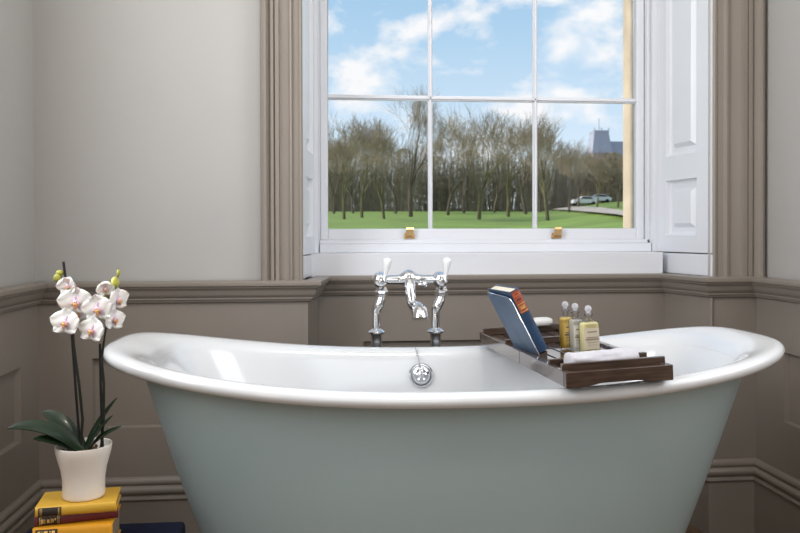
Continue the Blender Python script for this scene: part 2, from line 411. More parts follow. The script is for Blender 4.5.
for nm,a,b,lab in (('trim_11',(1.4310,2.801),(1.382,3.16),'white plinth block under the right shutter'),('trim_12',(-.0865,2.801),(-.052,3.16),'white plinth block under the left shutter')):
    a=V((*a,0)); b=V((*b,0)); sg=1 if a.x>.5 else -1
    k=MB(); pl=[a+V((0,0,.962)),b+V((0,0,.962)),b+V((sg*.06,0,.962)),a+V((sg*.03,0,.962))]
    k.loops([pl,[p+V((0,0,SILL-.004-.962)) for p in pl]],cap0=True,cap1=True)
    struct(k.build(nm,M['white'],bevel=.002),lab,'plinth block')

# ------------------------------------------------------------------ bathtub
CX,CY,PHI,A0,B0,NE=.3231,2.1019,.0057,.8768,.3826,3.33
Z0=H-.3666; DZL,DZR,QE=.0921,.0845,2.27
NT=160
def se(t,a,b,n):
    c,s=math.cos(t),math.sin(t)
    return math.copysign(abs(c)**(2/n),c)*a, math.copysign(abs(s)**(2/n),s)*b
def tubpt(u,v,z): 
    c,s=math.cos(PHI),math.sin(PHI); return V((CX+u*c-v*s,CY+u*s+v*c,z))
def rimz(u): return Z0+(DZL if u<0 else DZR)*min(1,abs(u)/A0)**QE
TT=[]
for k in range(NT):      # even spacing on a superellipse: blend the angle towards the corners
    t=2*PI*k/NT; TT.append(t-.16*math.sin(4*t))
tub=thing('bathtub','double-ended roll-top bathtub, white inside and pale blue-green outside, in front of the window','bathtub',T(CX,CY,0))
def tb(name,loops,m,cap0=False,cap1=False):
    mb=MB().loops(loops,cap0=cap0,cap1=cap1)
    o=mb.build(name,m,tub,org=(CX,CY,0),smooth=60); o.location=(0,0,0); return o
rim=[(.052,-.024),(.034,-.0255),(.018,-.025),(.007,-.021),(.001,-.013),(0,-.004),(.004,.004),(.012,.0090),(.022,.0115),(.034,.0105),(.046,.007),(.056,.001),(.063,-.010),(.068,-.024)]
def off(dv,h,n=NE,ku=1.,zabs=None,mix=1.):
    l=[]
    for t in TT:
        u,v=se(t,A0-dv*ku,B0-dv,n); z=rimz(u)+h
        if zabs is not None: z=z*mix+zabs*(1-mix)
        l.append(tubpt(u,v,z))
    return l
loops=[off(.062,-.021,NE,1.9)]+[off(d,h,NE,1+.75*max(0,min(1,(d-.015)/.05))) for d,h in rim[1:]]
o1=tb('roll_top_rim',loops,M['enamel'])
inner=[off(.068,-.024,NE,1.75)]
for d,ku,h,n,mix in ((.073,1.95,-.05,3.3,1),(.082,2.2,-.10,3.25,.9),(.094,2.5,-.18,3.1,.7),(.112,2.8,-.27,2.95,.45),(.137,3.1,-.35,2.8,.2),(.17,3.0,-.40,2.7,.05),(.22,2.6,-.425,2.5,0),(.30,2.2,-.435,2.4,0),(.37,2.15,-.44,2.2,0)):
    inner.append(off(d,h*1.0,n,ku,Z0+h,mix))
tb('basin',inner,M['enamel'],cap1=True)
body=[]
for i in range(17):
    t=i/16; l=[]
    for th in TT:
        uu,_=se(th,A0-.10,B0-.05,NE); zt=rimz(uu)-.020; z=zt*(1-t)+.10*t
        a=.519+.337*z+.010*math.sin(PI*min(1,z/.8)); b=.222+.160*z+.006*math.sin(PI*min(1,z/.8))
        n=2.6+.7*(1-t)
        if z>.68: pass
        u,v=se(th,a,b,n); l.append(tubpt(u-.004*max(0,u),v,z))
    body.append(l)
tb('outer_shell',body,M['tubpaint'],cap1=True)
pl=[]
for z,g in ((.12,-.012),(.10,.014),(.02,.020),(.0,.020)):
    pl.append([tubpt(*se(th,.566+g,.240+g,2.6),z) for th in TT])
tb('plinth',pl,M['tubpaint'],cap0=True,cap1=True)
# overflow with its plug chain on the far wall of the basin
def local(o): o.location=V(o.location)-V((CX,CY,0)); return o
OV=V((.288,2.402,.686)); an=V((0,-1,.12)).normalized()
ov=MB(); ov.lathe([(.0,0),(.037,0),(.037,.004),(.034,.007),(.031,.007),(.029,.004),(.0,.004)],OV-an*.002,an,32)
oo=ov.build('overflow_plate',M['chrome'],tub,org=(CX,CY,0)); oo.location=(0,0,0)
pg=MB(); pg.lathe([(0,.003),(.025,.004),(.025,.009),(.021,.012),(.009,.013),(.007,.02),(.004,.024),(0,.024)],OV,an,24)
for k in range(5):
    a=2*PI*k/5+.3; u=V((1,0,0)); w=an.cross(u)
    pg.ball(OV+an*.013+u*math.cos(a)*.014+w*math.sin(a)*.014,.0045,8)
oo=pg.build('bath_plug',M['chrome'],tub,org=(CX,CY,0)); oo.location=(0,0,0)
ch=MB(); top=V((.278,2.428,.757)); bot=OV+an*.022
for k in range(17):
    f=k/16; p=top.lerp(bot,f)+V((0,-.012*math.sin(PI*f),-.004*math.sin(PI*f))); ch.ball(p,.0030,6)
ch.tube([top+V((0,.018,.006)),top+V((0,.006,.009)),top],.0025,6)
oo=ch.build('plug_chain',M['chrome'],tub,org=(CX,CY,0)); oo.location=(0,0,0)

# ------------------------------------------------------------------ bath mixer on standpipes
TY=2.562
tap=thing('bath_mixer_tap','chrome bridge bath mixer with white lever handles on two standpipes behind the tub','tap',T(.265,TY,0))
def tp(mb,name,m,par=tap,**k):
    o=mb.build(name,m,par,org=(.265,TY,0),**k); o.location=(0,0,0); return o
for px,vx,lx in ((.160,.173,.195),(.356,.371,.389)):
    sp=MB()
    sp.lathe([(.045,0),(.045,.006),(.03,.012),(.0135,.03),(.0135,.70),(.0172,.705),(.0178,.725),(.0180,.772),(.0183,.792),(.0215,.796),(.0285,.7985),(.0295,.803),(.023,.808),(.017,.811),(.0138,.814),(.0138,.868)],(px,TY,0),n=28)
    tp(sp,'standpipe',M['chrome'])
    el=MB(); x2=vx+.004
    el.tube([(px,TY,.862),(px,TY,.872),(px+.004,TY,.880),(px+.010,TY-.002,.893),(x2-.002,TY,.908),(x2,TY,.918),(x2,TY,.935)],[.0138,.0148,.0162,.0165,.0155,.0145,.0145],16)
    el.lathe([(.0145,.917),(.0195,.919),(.0205,.924),(.0205,.938),(.018,.942),(.015,.950)],(x2,TY,0),n=6)
    tp(el,'swan_neck_union',M['chrome'])
    va=MB()   # valve body: ribbed barrel pointing into the room
    va.lathe([(.012,.034),(.022,.034),(.024,.028),(.024,.018),(.0265,.016),(.0265,.010),(.0245,.008),(.0265,.005),(.0265,-.002),(.0245,-.004),(.026,-.007),(.025,-.016),(.018,-.024),(.016,-.036),(.019,-.038),(.019,-.046),(.012,-.052),(0,-.053)],(vx,TY,.973),(0,1,0),n=28)
    va.lathe([(.013,.942),(.014,.952),(.018,.960)],(vx+.003,TY,0),n=20)
    tp(va,'valve_body',M['chrome'])
    lv=MB(); lb=V((vx+.010,TY-.044,.972)); lt=V((lx,TY-.05,1.047))
    lv.tube([lb,lb.lerp(lt,.22)],[.009,.0065],12)
    hd=tp(lv,'lever_collar',M['chrome'])
    lw=MB(); lw.tube([lb.lerp(lt,f) for f in (.2,.3,.5,.7,.84,.93,.98,1.0)],[.006,.0068,.0095,.0125,.0138,.0125,.0085,.001],16)
    tp(lw,'lever_handle',M['porcelain'])
br=MB(); pts=[];rr=[]
for k in range(25):
    f=k/24; x=.178+f*(.366-.178); b=math.exp(-((x-.2675)/.022)**2)
    pts.append((x,TY,.9725+.006*b)); rr.append(.0155+.0125*b)
br.tube(pts,rr,20)
br.lathe([(.016,-.03),(.019,-.026),(.019,.0),(.014,.012),(.0,.016)],(.268,TY,.976),(0,-1,0),n=24)
br.ball((.268,TY,1.000),.009,12,sc=(1.4,1,.6))
tp(br,'bridge_body',M['chrome'])
spn=MB()
spn.tube([(.268,TY-.012,.965),(.268,TY-.028,.950),(.269,TY-.038,.925),(.271,TY-.046,.902),(.277,TY-.062,.892),(.285,TY-.080,.887),(.290,TY-.097,.881),(.292,TY-.108,.869),(.292,TY-.112,.856)],[.019,.0185,.016,.0155,.018,.021,.0235,.0255,.0265],20)
tp(spn,'spout',M['chrome'])
dv=MB(); dv.lathe([(.007,0),(.007,.012),(.011,.014),(.011,.024),(.006,.028),(0,.029)],(.300,TY-.01,.957),(.75,-.65,.1),n=16); dv.tube([(.30,TY-.005,.966),(.285,TY,.97)],.006,8)
tp(dv,'diverter_knob',M['chrome'])

# ------------------------------------------------------------------ bath tray across the tub
ex=V((.9968,.0667,.0435)).normalized(); ey=V((-.0668,.9978,-.0002)); ey=(ey-ex*ex.dot(ey)).normalized(); ez=ex.cross(ey)
TM=Matrix(((ex.x,ey.x,ez.x,.530),(ex.y,ey.y,ez.y,1.6986),(ex.z,ey.z,ez.z,H-.3431),(0,0,0,1)))
tray=thing('bath_tray','dark varnished slatted wooden bath tray lying across the tub rim','bath tray',TM)
TW,TL,TH=.2564,.7445,.0352
def tpart(mb,name,m,bevel=.0015,**k):
    o=mb.build(name,m,None,bevel=bevel,**k); o.parent=tray; return o
# long side rails in two halves (the tray pulls out), bottom edge cut up between the resting ends
def rail(x0,x1,y0,y1,name='side_rail'):
    mb=MB(); ys=[y0+(y1-y0)*k/16 for k in range(17)]
    l=[]
    for y in ys:
        zb=.0
        l.append([V((x0,y,zb)),V((x1,y,zb)),V((x1,y,TH)),V((x0,y,TH))])
    mb.loops(l,cap0=True,cap1=True); tpart(mb,name,M['walnut_y'])
for x0 in (0,TW-.016):
    rail(x0,x0+.016,.0165,.3365); rail(x0,x0+.016,.3385,TL-.0165)
def endrail(y0,y1,z0,z1,x0,x1,arch,name):
    mb=MB(); l=[]
    for k in range(25):
        f=k/24; x=x0+(x1-x0)*f
        a=arch*max(0,min(1,(min(f,1-f)-.18)/.16)); a=a*a*(3*arch-2*a)/arch**2 if arch else 0
        l.append([V((x,y0,z0+a)),V((x,y1,z0+a)),V((x,y1,z1)),V((x,y0,z1))])
    mb.loops(l,cap0=True,cap1=True); tpart(mb,name,M['walnut'])
endrail(0,.016,.0,TH,0,TW,.006,'end_rail'); endrail(TL-.016,TL,.0,TH,0,TW,.006,'end_rail')
for y0,y1,z1,x0,x1 in ((.028,.040,.050,.002,TW-.004),(.118,.130,.046,.004,TW-.004),(.470,.482,.046,.004,TW-.004),(TL-.040,TL-.028,.050,.004,TW-.004)):
    endrail(y0,y1,.0285,z1,x0,x1,0,'cross_bar')
ns=5; x0=.018; gap=.006; wv=(TW-.036-gap*(ns-1))/ns
for k in range(ns):
    tpart(MB().box((x0+k*(wv+gap),.017,.0165),(x0+k*(wv+gap)+wv,TL-.017,.0285)),'slat',M['walnut_y'])
for y in (.10,.36,.62): tpart(MB().box((.0165,y,.004),(TW-.0165,y+.03,.0164)),'batten',M['walnut'])
# book rest
BA=math.radians(25); tl=V((-math.sin(BA),0,math.cos(BA))); th=V((math.cos(BA),0,math.sin(BA)))
b0=V((.030,.262,.0385)); bv=V((-.07,.998,0)).normalized()
th=bv.cross(tl).normalized()
BH,BW,BT=.176,.172,.026
def bp(v,h,t): return b0+bv*v+tl*h+th*t
ld=MB(); 
lq=[bp(-.004,-.004,-.010),bp(BW+.006,-.004,-.010),bp(BW+.006,-.004,.020),bp(-.004,-.004,.020)]
ld.loops([[V((q.x,q.y,.0287)) for q in lq],[V((q.x,q.y,max(q.z-.001,.0295))) for q in lq]],cap0=True,cap1=True)
tpart(ld,'book_ledge',M['walnut_y'],bevel=0)
wr_=MB(); RH=BH-.014
prof=[(.0,-.004),(.0,RH-.012),(.006,RH-.003),(.018,RH),(BW-.018,RH+.004),(BW-.004,RH+.002),(BW,RH-.008),(BW,-.004)]
wr_.loops([[bp(v_,h_,-.0045) for v_,h_ in prof],[bp(v_,h_,-.0012) for v_,h_ in prof]],cap0=True,cap1=True)
tpart(wr_,'book_rest_panel',M['acrylic'],bevel=.0008)
we_=MB(); we_.tube([bp(v_,h_,-.003) for v_,h_ in prof],.0011,8); tpart(we_,'wire_book_rest',M['chrome'],bevel=0)

# the blue book leaning on the rest
BM=TM@Matrix(((bv.x,tl.x,th.x,b0.x),(bv.y,tl.y,th.y,b0.y),(bv.z,tl.z,th.z,b0.z),(0,0,0,1)))
def book(label,mtx,w,h,t,cover,group=None,spine_round=.004,pg='pages'):
    """x: spine(0)->fore edge(w), y: height, z: thickness"""
    r=thing('hardback_book',label,'book',mtx,group)
    c=.0028; cv=MB()
    cv.box((0,0,0),(w,h,c)); cv.box((0,0,t-c),(w,h,t))
    n=8; l0=[];l1=[]
    for k in range(n+1):
        a=-PI/2+PI*k/n; l0.append((-spine_round*math.cos(a),t/2+t/2*math.sin(a)))
    inner_=[(.0025,t-c*.5),(.0025,c*.5)]
    pr=l0+inner_
    cv.loops([[V((x,0,z)) for x,z in pr],[V((x,h,z)) for x,z in pr]],cap0=True,cap1=True)
    cv.build('cover',cover,r,bevel=.0006)
    MB().box((.003,.003,c),(w-.004,h-.003,t-c)).build('page_block',M[pg],r,smooth=0)
    return r
def spine_patch(r,t,y0,y1,m,name,spine_round=.004,out=.0004,f0=.06,f1=.94):
    mb=MB(); n=8; l=[]
    for k in range(n+1):
        f=f0+(f1-f0)*k/n; z=t*f; s_=(f-.5)*2
        x=-spine_round*math.sqrt(max(0,1-s_*s_))-out
        l.append((x,z))
    mb.loops([[V((x,y0,z)) for x,z in l],[V((x,y1,z)) for x,z in l]],closed=False)
    return mb.build(name,m,r)
bk=book('blue clothbound book with orange-red spine label propped upright on the bath tray',BM,BW,BH,BT,M['bluecloth'])
spine_patch(bk,BT,BH*.64,BH*.985,M['redlabel'],'spine_label')
for y0,y1,f0,f1 in ((.655,.664,.08,.92),(.70,.725,.25,.75),(.735,.745,.2,.8),(.775,.783,.08,.92),(.83,.865,.25,.75),(.885,.893,.08,.92),(.93,.945,.3,.7),(.965,.975,.08,.92)):
    spine_patch(bk,BT,BH*y0,BH*y1,M['gold'] if y0<.8 else M['burgundy'],'spine_tooling',out=.0008,f0=f0,f1=f1)

# bottles
def bottle(label,u,v,w,d,hb,liq,lab,rot,round_,ht):
    mt_=TM@T(u,v,.0288)@Rz(rot)
    r=thing('toiletry_bottle',label,'bottle',mt_,'toiletry bottles on the bath tray')
    def rr(wx,dy,z,n=24):
        return [V((*se(2*PI*k/n,wx,dy,round_),z)) for k in range(n)]
    a,b=w/2,d/2
    L=[(.90,.001),(.98,.0035),(1,.008),(1,hb*.90),(.97,hb*.945),(.86,hb*.98),(.60,hb*.995),(.36,hb)]
    nk=.0072
    lo=[rr(a*f,b*f,z) for f,z in L]
    nz=hb
    for rad,z in ((nk,nz+.003),(nk*.95,nz+.012),(nk*1.45,nz+.0135),(nk*1.5,nz+.0165),(nk*1.05,nz+.0185)):
        lo.append([V((rad*math.cos(2*PI*k/24),rad*math.sin(2*PI*k/24),z)) for k in range(24)])
    MB().loops(lo,cap0=True,cap1=True).build('glass_body',M['vial'],r,smooth=50)
    LL=[(.86,.004),(.93,.007),(.93,hb*.88),(.86,hb*.92),(.70,hb*.945)]
    MB().loops([rr(a*f,b*f,z) for f,z in LL],cap0=True,cap1=True).build('liquid',liq,r,smooth=50)
    stp=MB(); stp.lathe([(.0045,nz+.0188),(.0045,nz+.022),(.006,nz+.0235)],n=16); stp.ball((0,0,nz+.0305),.0088,18)
    stp.build('ball_stopper',M['stopper'],r)
    # paper label curved round the front
    lb=MB(); rows=[]
    for z in (hb*.16,hb*.80):
        rows.append([V((*se(-PI/2+f*lab[1],a*1.012,b*1.012,round_),z)) for f in [k/10-1 for k in range(21)]])
    lb.loops(rows,closed=False); lb.build('paper_label',lab[0],r,smooth=60)
    for za,zb,wd in ((.66,.70,.35),(.50,.53,.55),(.43,.48,.7),(.36,.375,.5),(.28,.29,.4)):
        k_=MB(); rows=[]
        for z in (hb*za,hb*zb):
            rows.append([V((*se(-PI/2+f*lab[1]*wd,a*1.03,b*1.03,round_),z)) for f in [q/6-1 for q in range(13)]])
        k_.loops(rows,closed=False); k_.build('label_print',M['labelink'],r,smooth=60)
    return r
bottle('bottle of golden bath oil with ball stopper, rearmost of the three on the tray',.137,.348,.034,.032,.090,M['liq_gold'],(M['liq_gold'],.8),.1,3.2,.12)
bottle('bottle of clear liquid with a pale label, between golden bottle and pale yellow bottle',.145,.298,.034,.032,.089,M['liq_clear'],(M['paperlabel_grey'],.75),.1,3.2,.12)
bottle('pale yellow lotion bottle with beige label, frontmost of the three on the tray',.162,.252,.049,.032,.086,M['liq_pale'],(M['paperlabel'],.85),.12,4,.115)

# soap bar and towel
sb=MB(); lo=[]
for f,z in ((.70,0),(.92,.004),(1,.010),(.99,.016),(.90,.021),(.65,.0245),(.3,.0258)):
    lo.append([V((*se(2*PI*k/40,.036*f,.024*f,2.8),z)) for k in range(40)])
sb.loops(lo,cap0=True,cap1=True)
so=sb.build('soap_bar',M['soap'],None,smooth=60); so.matrix_world=TM@T(.186,.690,.0502)@Rz(.05)
tag(so,'white oval bar of soap on the far end of the bath tray','soap')
tw=MB(); lo=[]; random.seed(5)
for i in range(41):
    f=i/40; x=-.084+.168*f
    e=1-max(0,(abs(f-.5)-.47)/.03)**2*.25
    l=[]
    for k in range(40):
        a=2*PI*k/40; y,z=se(a,.033*e,.0185*e,2.3)
        w=.0022*noise.noise(V((x*18,math.cos(a)*1.5,math.sin(a)*1.5)))+.0015*noise.noise(V((x*50,a*1.3,3)))
        s_=1+w/.02
        l.append(V((x,y*s_,max(z*s_,-.0186)+.0186)))
    lo.append(l)
tw.loops(lo,cap0=True,cap1=True)
# spiral edge of the roll at both ends
to=tw.build('rolled_towel',M['towel'],None,smooth=70); to.matrix_world=TM@T(.118,.079,.0289)@Rz(.04)
tag(to,'white rolled face towel on the near end of the bath tray','towel')

# ------------------------------------------------------------------ stool, books, orchid
SX0,SX1,SY0,SY1,SZ=-.67,-.325,1.60,1.832,.466
stool=thing('stool','low stool with a navy fabric top, carrying the stack of books','stool',T(-.5,1.71,0))
def stp_(mb,nm,m,**k):
    o=mb.build(nm,m,stool,org=(-.5,1.71,0),**k); o.location=(0,0,0)
stp_(MB().box((SX0,SY0,SZ-.06),(SX1,SY1,SZ)),'seat',M['navy'],bevel=.010)
stp_(MB().box((SX0+.02,SY0+.02,SZ-.11),(SX1-.02,SY1-.02,SZ-.062)),'apron',M['darkwood'],bevel=.003)
for x in (SX0+.035,SX1-.035):
    for y in (SY0+.035,SY1-.035):
        stp_(MB().tube([(x,y,SZ-.10),(x,y,0)],[.017,.012],12),'leg',M['darkwood'])
# a lying book: spine towards the viewer, along +X. local x (spine->fore edge) = +Y, local y (height) = -X.. so the tail is on the right
def lying(cx0,cy0,z,rot): 
    return T(cx0,cy0,z)@Rz(rot)@Matrix(((0,1,0,0),(1,0,0,0),(0,0,1,0),(0,0,0,1)))
def lying_book(label,x,y,z,rot,w,h,t,cov):
    # rows of the matrix: local x -> world +Y, local y -> world +X : mirrored, so build with the thickness downwards
    m=T(x,y,z+t)@Rz(rot)@Matrix(((0,1,0,0),(1,0,0,0),(0,0,-1,0),(0,0,0,1)))
    r=book(label,m,w,h,t,cov,'hardbacks stacked under the orchid',pg='pages_shaded')
    return r
B3=lying_book('deep yellow hardback at the bottom of the stack under the orchid',-.597,1.645,.4665,.11,.118,.154,.0580,M['orange'])
B2=lying_book('burgundy hardback in the middle of the stack under the orchid',-.598,1.658,.5250,.25,.096,.161,.0205,M['burgundy'])
B1=lying_book('mustard yellow hardback on top of the stack, carrying the white flowerpot',-.594,1.652,.5460,.15,.100,.156,.0200,M['yellow'])
for b,t in ((B1,.0200),(B2,.0205)):
    spine_patch(b,t,.006,.050,M['blacklabel'],'spine_label')
    for y0,y1,f0,f1 in ((.0095,.0105,.1,.9),(.0125,.0132,.1,.9),(.044,.045,.1,.9),(.047,.0475,.1,.9)):
        spine_patch(b,t,y0,y1,M['gold'],'spine_tooling',out=.0008,f0=f0,f1=f1)
spine_patch(B3,.058,.006,.048,M['blacklabel'],'spine_label',f0=.03,f1=.45)
for y0,y1,f0,f1 in ((.012,.0175,.3,.72),(.019,.0205,.3,.72),(.024,.0285,.35,.7),(.031,.0325,.3,.72),(.034,.0365,.34,.66),(.038,.041,.3,.5)):
    spine_patch(B2,.0205,y0,y1,M['gold'],'spine_tooling',out=.0008,f0=f0,f1=f1)
for y0,y1 in ((.010,.015),(.018,.019),(.022,.029),(.033,.0345),(.037,.043)):
    spine_patch(B3,.058,y0,y1,M['gold'],'spine_tooling',out=.0008,f0=.08,f1=.16)

PX,PY,PZ=-.517,1.716,.5662
orch=thing('potted_orchid','white moth orchid with two flower spikes in a cream pot on the stack of books','potted orchid',T(PX,PY,PZ))
def op(mb,nm,m,par=orch,**k):
    o=mb.build(nm,m,par,**k); return o
pot=MB(); pot.lathe([(0,0),(.040,0),(.0425,.002),(.0430,.006),(.0425,.02),(.0430,.040),(.0465,.062),(.0520,.082),(.0555,.096),(.0573,.108),(.0570,.1105),(.0545,.1105),(.0535,.106),(.051,.092),(.047,.080),(0,.080)],n=48)
op(pot,'pot',M['pot'],smooth=60)
brk=MB(); random.seed(3)
brk.lathe([(.0475,.082),(.0485,.090),(.03,.094),(0,.096)],n=24)
for k in range(60):
    a=random.uniform(0,2*PI); r=.046*math.sqrt(random.random()); 
    m_=T(r*math.cos(a),r*math.sin(a),.094)@Matrix.Rotation(random.uniform(0,3),4,V((random.random(),random.random(),random.random())).normalized())
    s_=random.uniform(.003,.006); brk.box((-s_*1.4,-s_,-s_*.5),(s_*1.4,s_,s_*.5),0,m_)
tag(op(brk,'bark_mulch',M['bark'],smooth=0),None,None,None,'stuff')
def wpt(px,py,dy=0):
    """metres right of / above the pot base for a spot seen at image scale 455 px per metre"""
    return V(((px-81.5)/484.,dy,(497-py)/471.))
def leafblade(pts,wid,fold=.25,twist=0):
    mb=MB(); pts=[V(p) for p in pts]; l=[]
    n=len(pts)
    for i,p in enumerate(pts):
        t=(pts[min(i+1,n-1)]-pts[max(i-1,0)]).normalized(); s_=t.cross(V((0,-.35,1))).normalized(); u=s_.cross(t)
        w=wid[i]
        row=[]
        for k in range(7):
            q=(k/3-1); row.append(p+s_*w*q+u*(abs(q)**1.5)*w*fold)
        for k in range(6,-1,-1):
            q=(k/3-1); row.append(p+s_*w*q+u*((abs(q)**1.5)*w*fold-.0016))
        l.append(row)
    mb.loops(l,cap0=True,cap1=True); return mb
def curve3(a,b,c,n=12):
    a,b,c=V(a),V(b),V(c); return [a*(1-t)**2+b*2*t*(1-t)+c*t*t for t in [k/n for k in range(n+1)]]
def lw(w,n=12): return [max(.0008,w*(math.sin(PI*min(1,(.12+.88*(k/n))))**.55)) for k in range(n+1)]
for a,b,c,w in (((.0,-.005,.095),(-.06,-.02,.168),(-.140,-.04,.158),.0235),
                ((-.005,.01,.095),(-.05,.015,.165),(-.094,.03,.176),.0200),
                ((.004,.0,.095),(.022,.0,.135),(.062,-.005,.172),.0095),
                ((.0,.01,.095),(.02,.012,.150),(.065,.015,.205),.0090),
                ((.012,.0,.098),(.028,-.01,.128),(.080,-.01,.150),.0100),
                ((-.01,-.01,.095),(-.03,-.03,.128),(-.085,-.05,.138),.0180)):
    op(leafblade(curve3(a,b,c),lw(w)),'leaf',M['leaf'],smooth=70)
def PXP(px,py,dy=0): return wpt(px,py,dy)
# stakes and flower stems
op(MB().tube([PXP(76.5,455,.012),PXP(73,400,.010),PXP(69,330,.008),PXP(62,262,.004)],.0028,8),'stake',M['stake'])
op(MB().tube([PXP(99,455,.012),PXP(97.5,400,.012),PXP(97,345,.010)],.0028,8),'stake',M['stake'])
s1=[PXP(77.5,455,.004),PXP(80,420,.004),PXP(77,385,.002),PXP(71.5,345,.004),PXP(69.5,315,.010),PXP(67,295,.012),PXP(62,282,.012),PXP(57,277,.010)]
op(MB().tube(s1,[.0030]*4+[.002,.0017,.0014,.001],8),'stem',M['stem'])
s2=[PXP(98,455,.004),PXP(101,420,.004),PXP(101.5,385,.004),PXP(99,360,.006),PXP(102,335,.012),PXP(107,310,.014),PXP(111,292,.014),PXP(115,279,.012),PXP(116,269,.012)]
op(MB().tube(s2,[.0030]*4+[.002,.0018,.0016,.0012,.0008],8),'stem',M['stem'])
PW=(.82,.79,.76); PK=(.62,.30,.55)
def petal(mb,cols,M4,length,width,cup,base_pink,round_=1.,green=0):
    nu,nv=9,9; o=len(mb.v); vs=[];fs=[]
    for i in range(nu):
        t=i/(nu-1)
        w=width*(math.sin(PI*(.06+.94*t)**(.62*round_))**.55) if t<1 else width*.02
        for j in range(nv):
            q=j/(nv-1)*2-1
            x=q*w; y=t*length
            z=cup*(t*t*.35-.12*t)-cup*.35*q*q*(w/width)+.0012*math.sin(q*5+t*7)
            vs.append(M4@V((x,y,z)))
            g=max(0,1-t/.36)*base_pink*(1-.35*abs(q))
            v_=.03*math.sin(q*14)*max(0,1-t)
            c=tuple(PW[k]*(1-g)+PK[k]*g-(v_ if k==1 else 0)-(0.10*green if k!=1 else 0)*(1-t)*0 for k in range(3))
            cols.append(c)
    for i in range(nu-1):
        for j in range(nv-1): fs.append((i*nv+j,i*nv+j+1,(i+1)*nv+j+1,(i+1)*nv+j))
    mb.add(vs,fs)
def flower(px,py,dy,size,yaw,pitch,roll,opening=1.):
    """size = span in metres; faces -Y when yaw=pitch=0"""
    base=T(*PXP(px,py,dy))@Rz(yaw)@Matrix.Rotation(pitch,4,'X')@Matrix.Rotation(PI/2,4,'X')@Rz(roll)
    r=size/2; mb=MB(); cols=[]
    tilt=(1-opening)*1.0
    def pm(ang,t): return Matrix.Rotation(ang,4,'Z')@Matrix.Rotation(.10+t,4,'X')
    for ang in (0,2.25,-2.25): petal(mb,cols,T(0,0,-.002)@pm(ang,tilt),r*.98,r*.48,r*.30,.25,1.15)
    for ang in (1.30,-1.30): petal(mb,cols,T(0,0,.001)@pm(ang,tilt*.8),r*1.05,r*.76,r*.34,.6,.85)
    mb.c=cols
    f=mb.build('flower',M['petal'],orch,recalc=False,smooth=80); f.matrix_local=base
    sm=f.modifiers.new('thick','SOLIDIFY'); sm.thickness=.0006
    # lip and column
    lb=MB(); lc=[]
    def blob(c,rad,scl,col):
        n0=len(lb.v); lb.ball(c,rad,10,0,scl); lc.extend([col]*(len(lb.v)-n0))
    blob((0,r*.06,r*.20),r*.12,(1,1.1,1.3),(.80,.62,.68))
    blob((0,-r*.10,r*.22),r*.15,(1.0,1.0,1.0),(.70,.42,.10))
    blob((0,-r*.26,r*.24),r*.12,(.9,1.3,.7),(.62,.28,.16))
    blob((r*.16,-r*.06,r*.20),r*.11,(.7,1.3,1),(.72,.38,.45)); blob((-r*.16,-r*.06,r*.20),r*.11,(.7,1.3,1),(.72,.38,.45))
    blob((0,-r*.40,r*.22),r*.07,(.7,1.5,.6),(.78,.62,.40))
    lb.c=lc
    l=lb.build('flower_lip',M['petal'],f,recalc=False,smooth=80)
    return f
flower(69,286,-.006,.048,-.25,.15,.1,.62)
flower(76,302,-.010,.070,.10,.05,.05)
flower(67,322,-.016,.064,-.15,-.10,-.1)
flower(73,313,.012,.062,.5,.1,.4)
flower(98,309,-.010,.066,-.05,.05,.1)
flower(93,330,-.016,.060,-.30,-.12,-.15)
flower(104,289,.000,.042,.35,.35,.2,.55)
flower(115,301,.012,.056,1.05,.05,.1)
flower(111,321,.012,.054,1.0,-.1,-.1)
for px,py,dy,r,s_ in ((55.5,278,.008,.0085,(1,1,1.1)),(57.5,273.5,.010,.0075,(1.2,1,.9)),(113.3,283,.006,.0100,(.9,.9,1.25)),(116.2,273.5,.010,.0050,(.8,.8,1.5)),(101,296,.008,.0085,(.9,.9,1.1))):
    op(MB().ball(PXP(px,py,dy),r,14,0,s_),'bud',M['bud'])

# ------------------------------------------------------------------ the park outside
def gz(y,x=0):          # lawn rising away from the house, a little more towards the right
    e=max(0,min(1,(x/max(y,1)-.27)/.12)); return H-1.75+.0440*y+.013*y*e*e*(3-2*e)
g=MB(); n=40
rows=[]
for j in range(n+1):
    y=3.6+(170-3.6)*(j/n)**1.6
    rows.append([V((-120+3.5*i,y,gz(y,-120+3.5*i)+(.15*noise.noise(V((i*.4,y*.05,0))) if y>20 else 0))) for i in range(86)])
g.loops(rows,closed=False)
struct(g.build('lawn',M['grass'],smooth=80),'green park lawn rising away beyond the window','lawn')
def park_x(px,y): return math.tan(math.atan((px-400)/782.9)+.0928)*y
pth=MB(); l=[]
for px,y,w in ((650,44,1.1),(628,52,1.1),(606,64,1.2),(590,80,1.4),(577,100,1.6),(560,130,1.8)):
    x=park_x(px,y); l.append([V((x-w,y-.6,gz(y-.6,x-w)+.22)),V((x+w,y+.6,gz(y+.6,x+w)+.22))])
pth.loops(l,closed=False)
struct(pth.build('garden_path',M['path']),'pale path crossing the lawn behind the right lower panes','path')

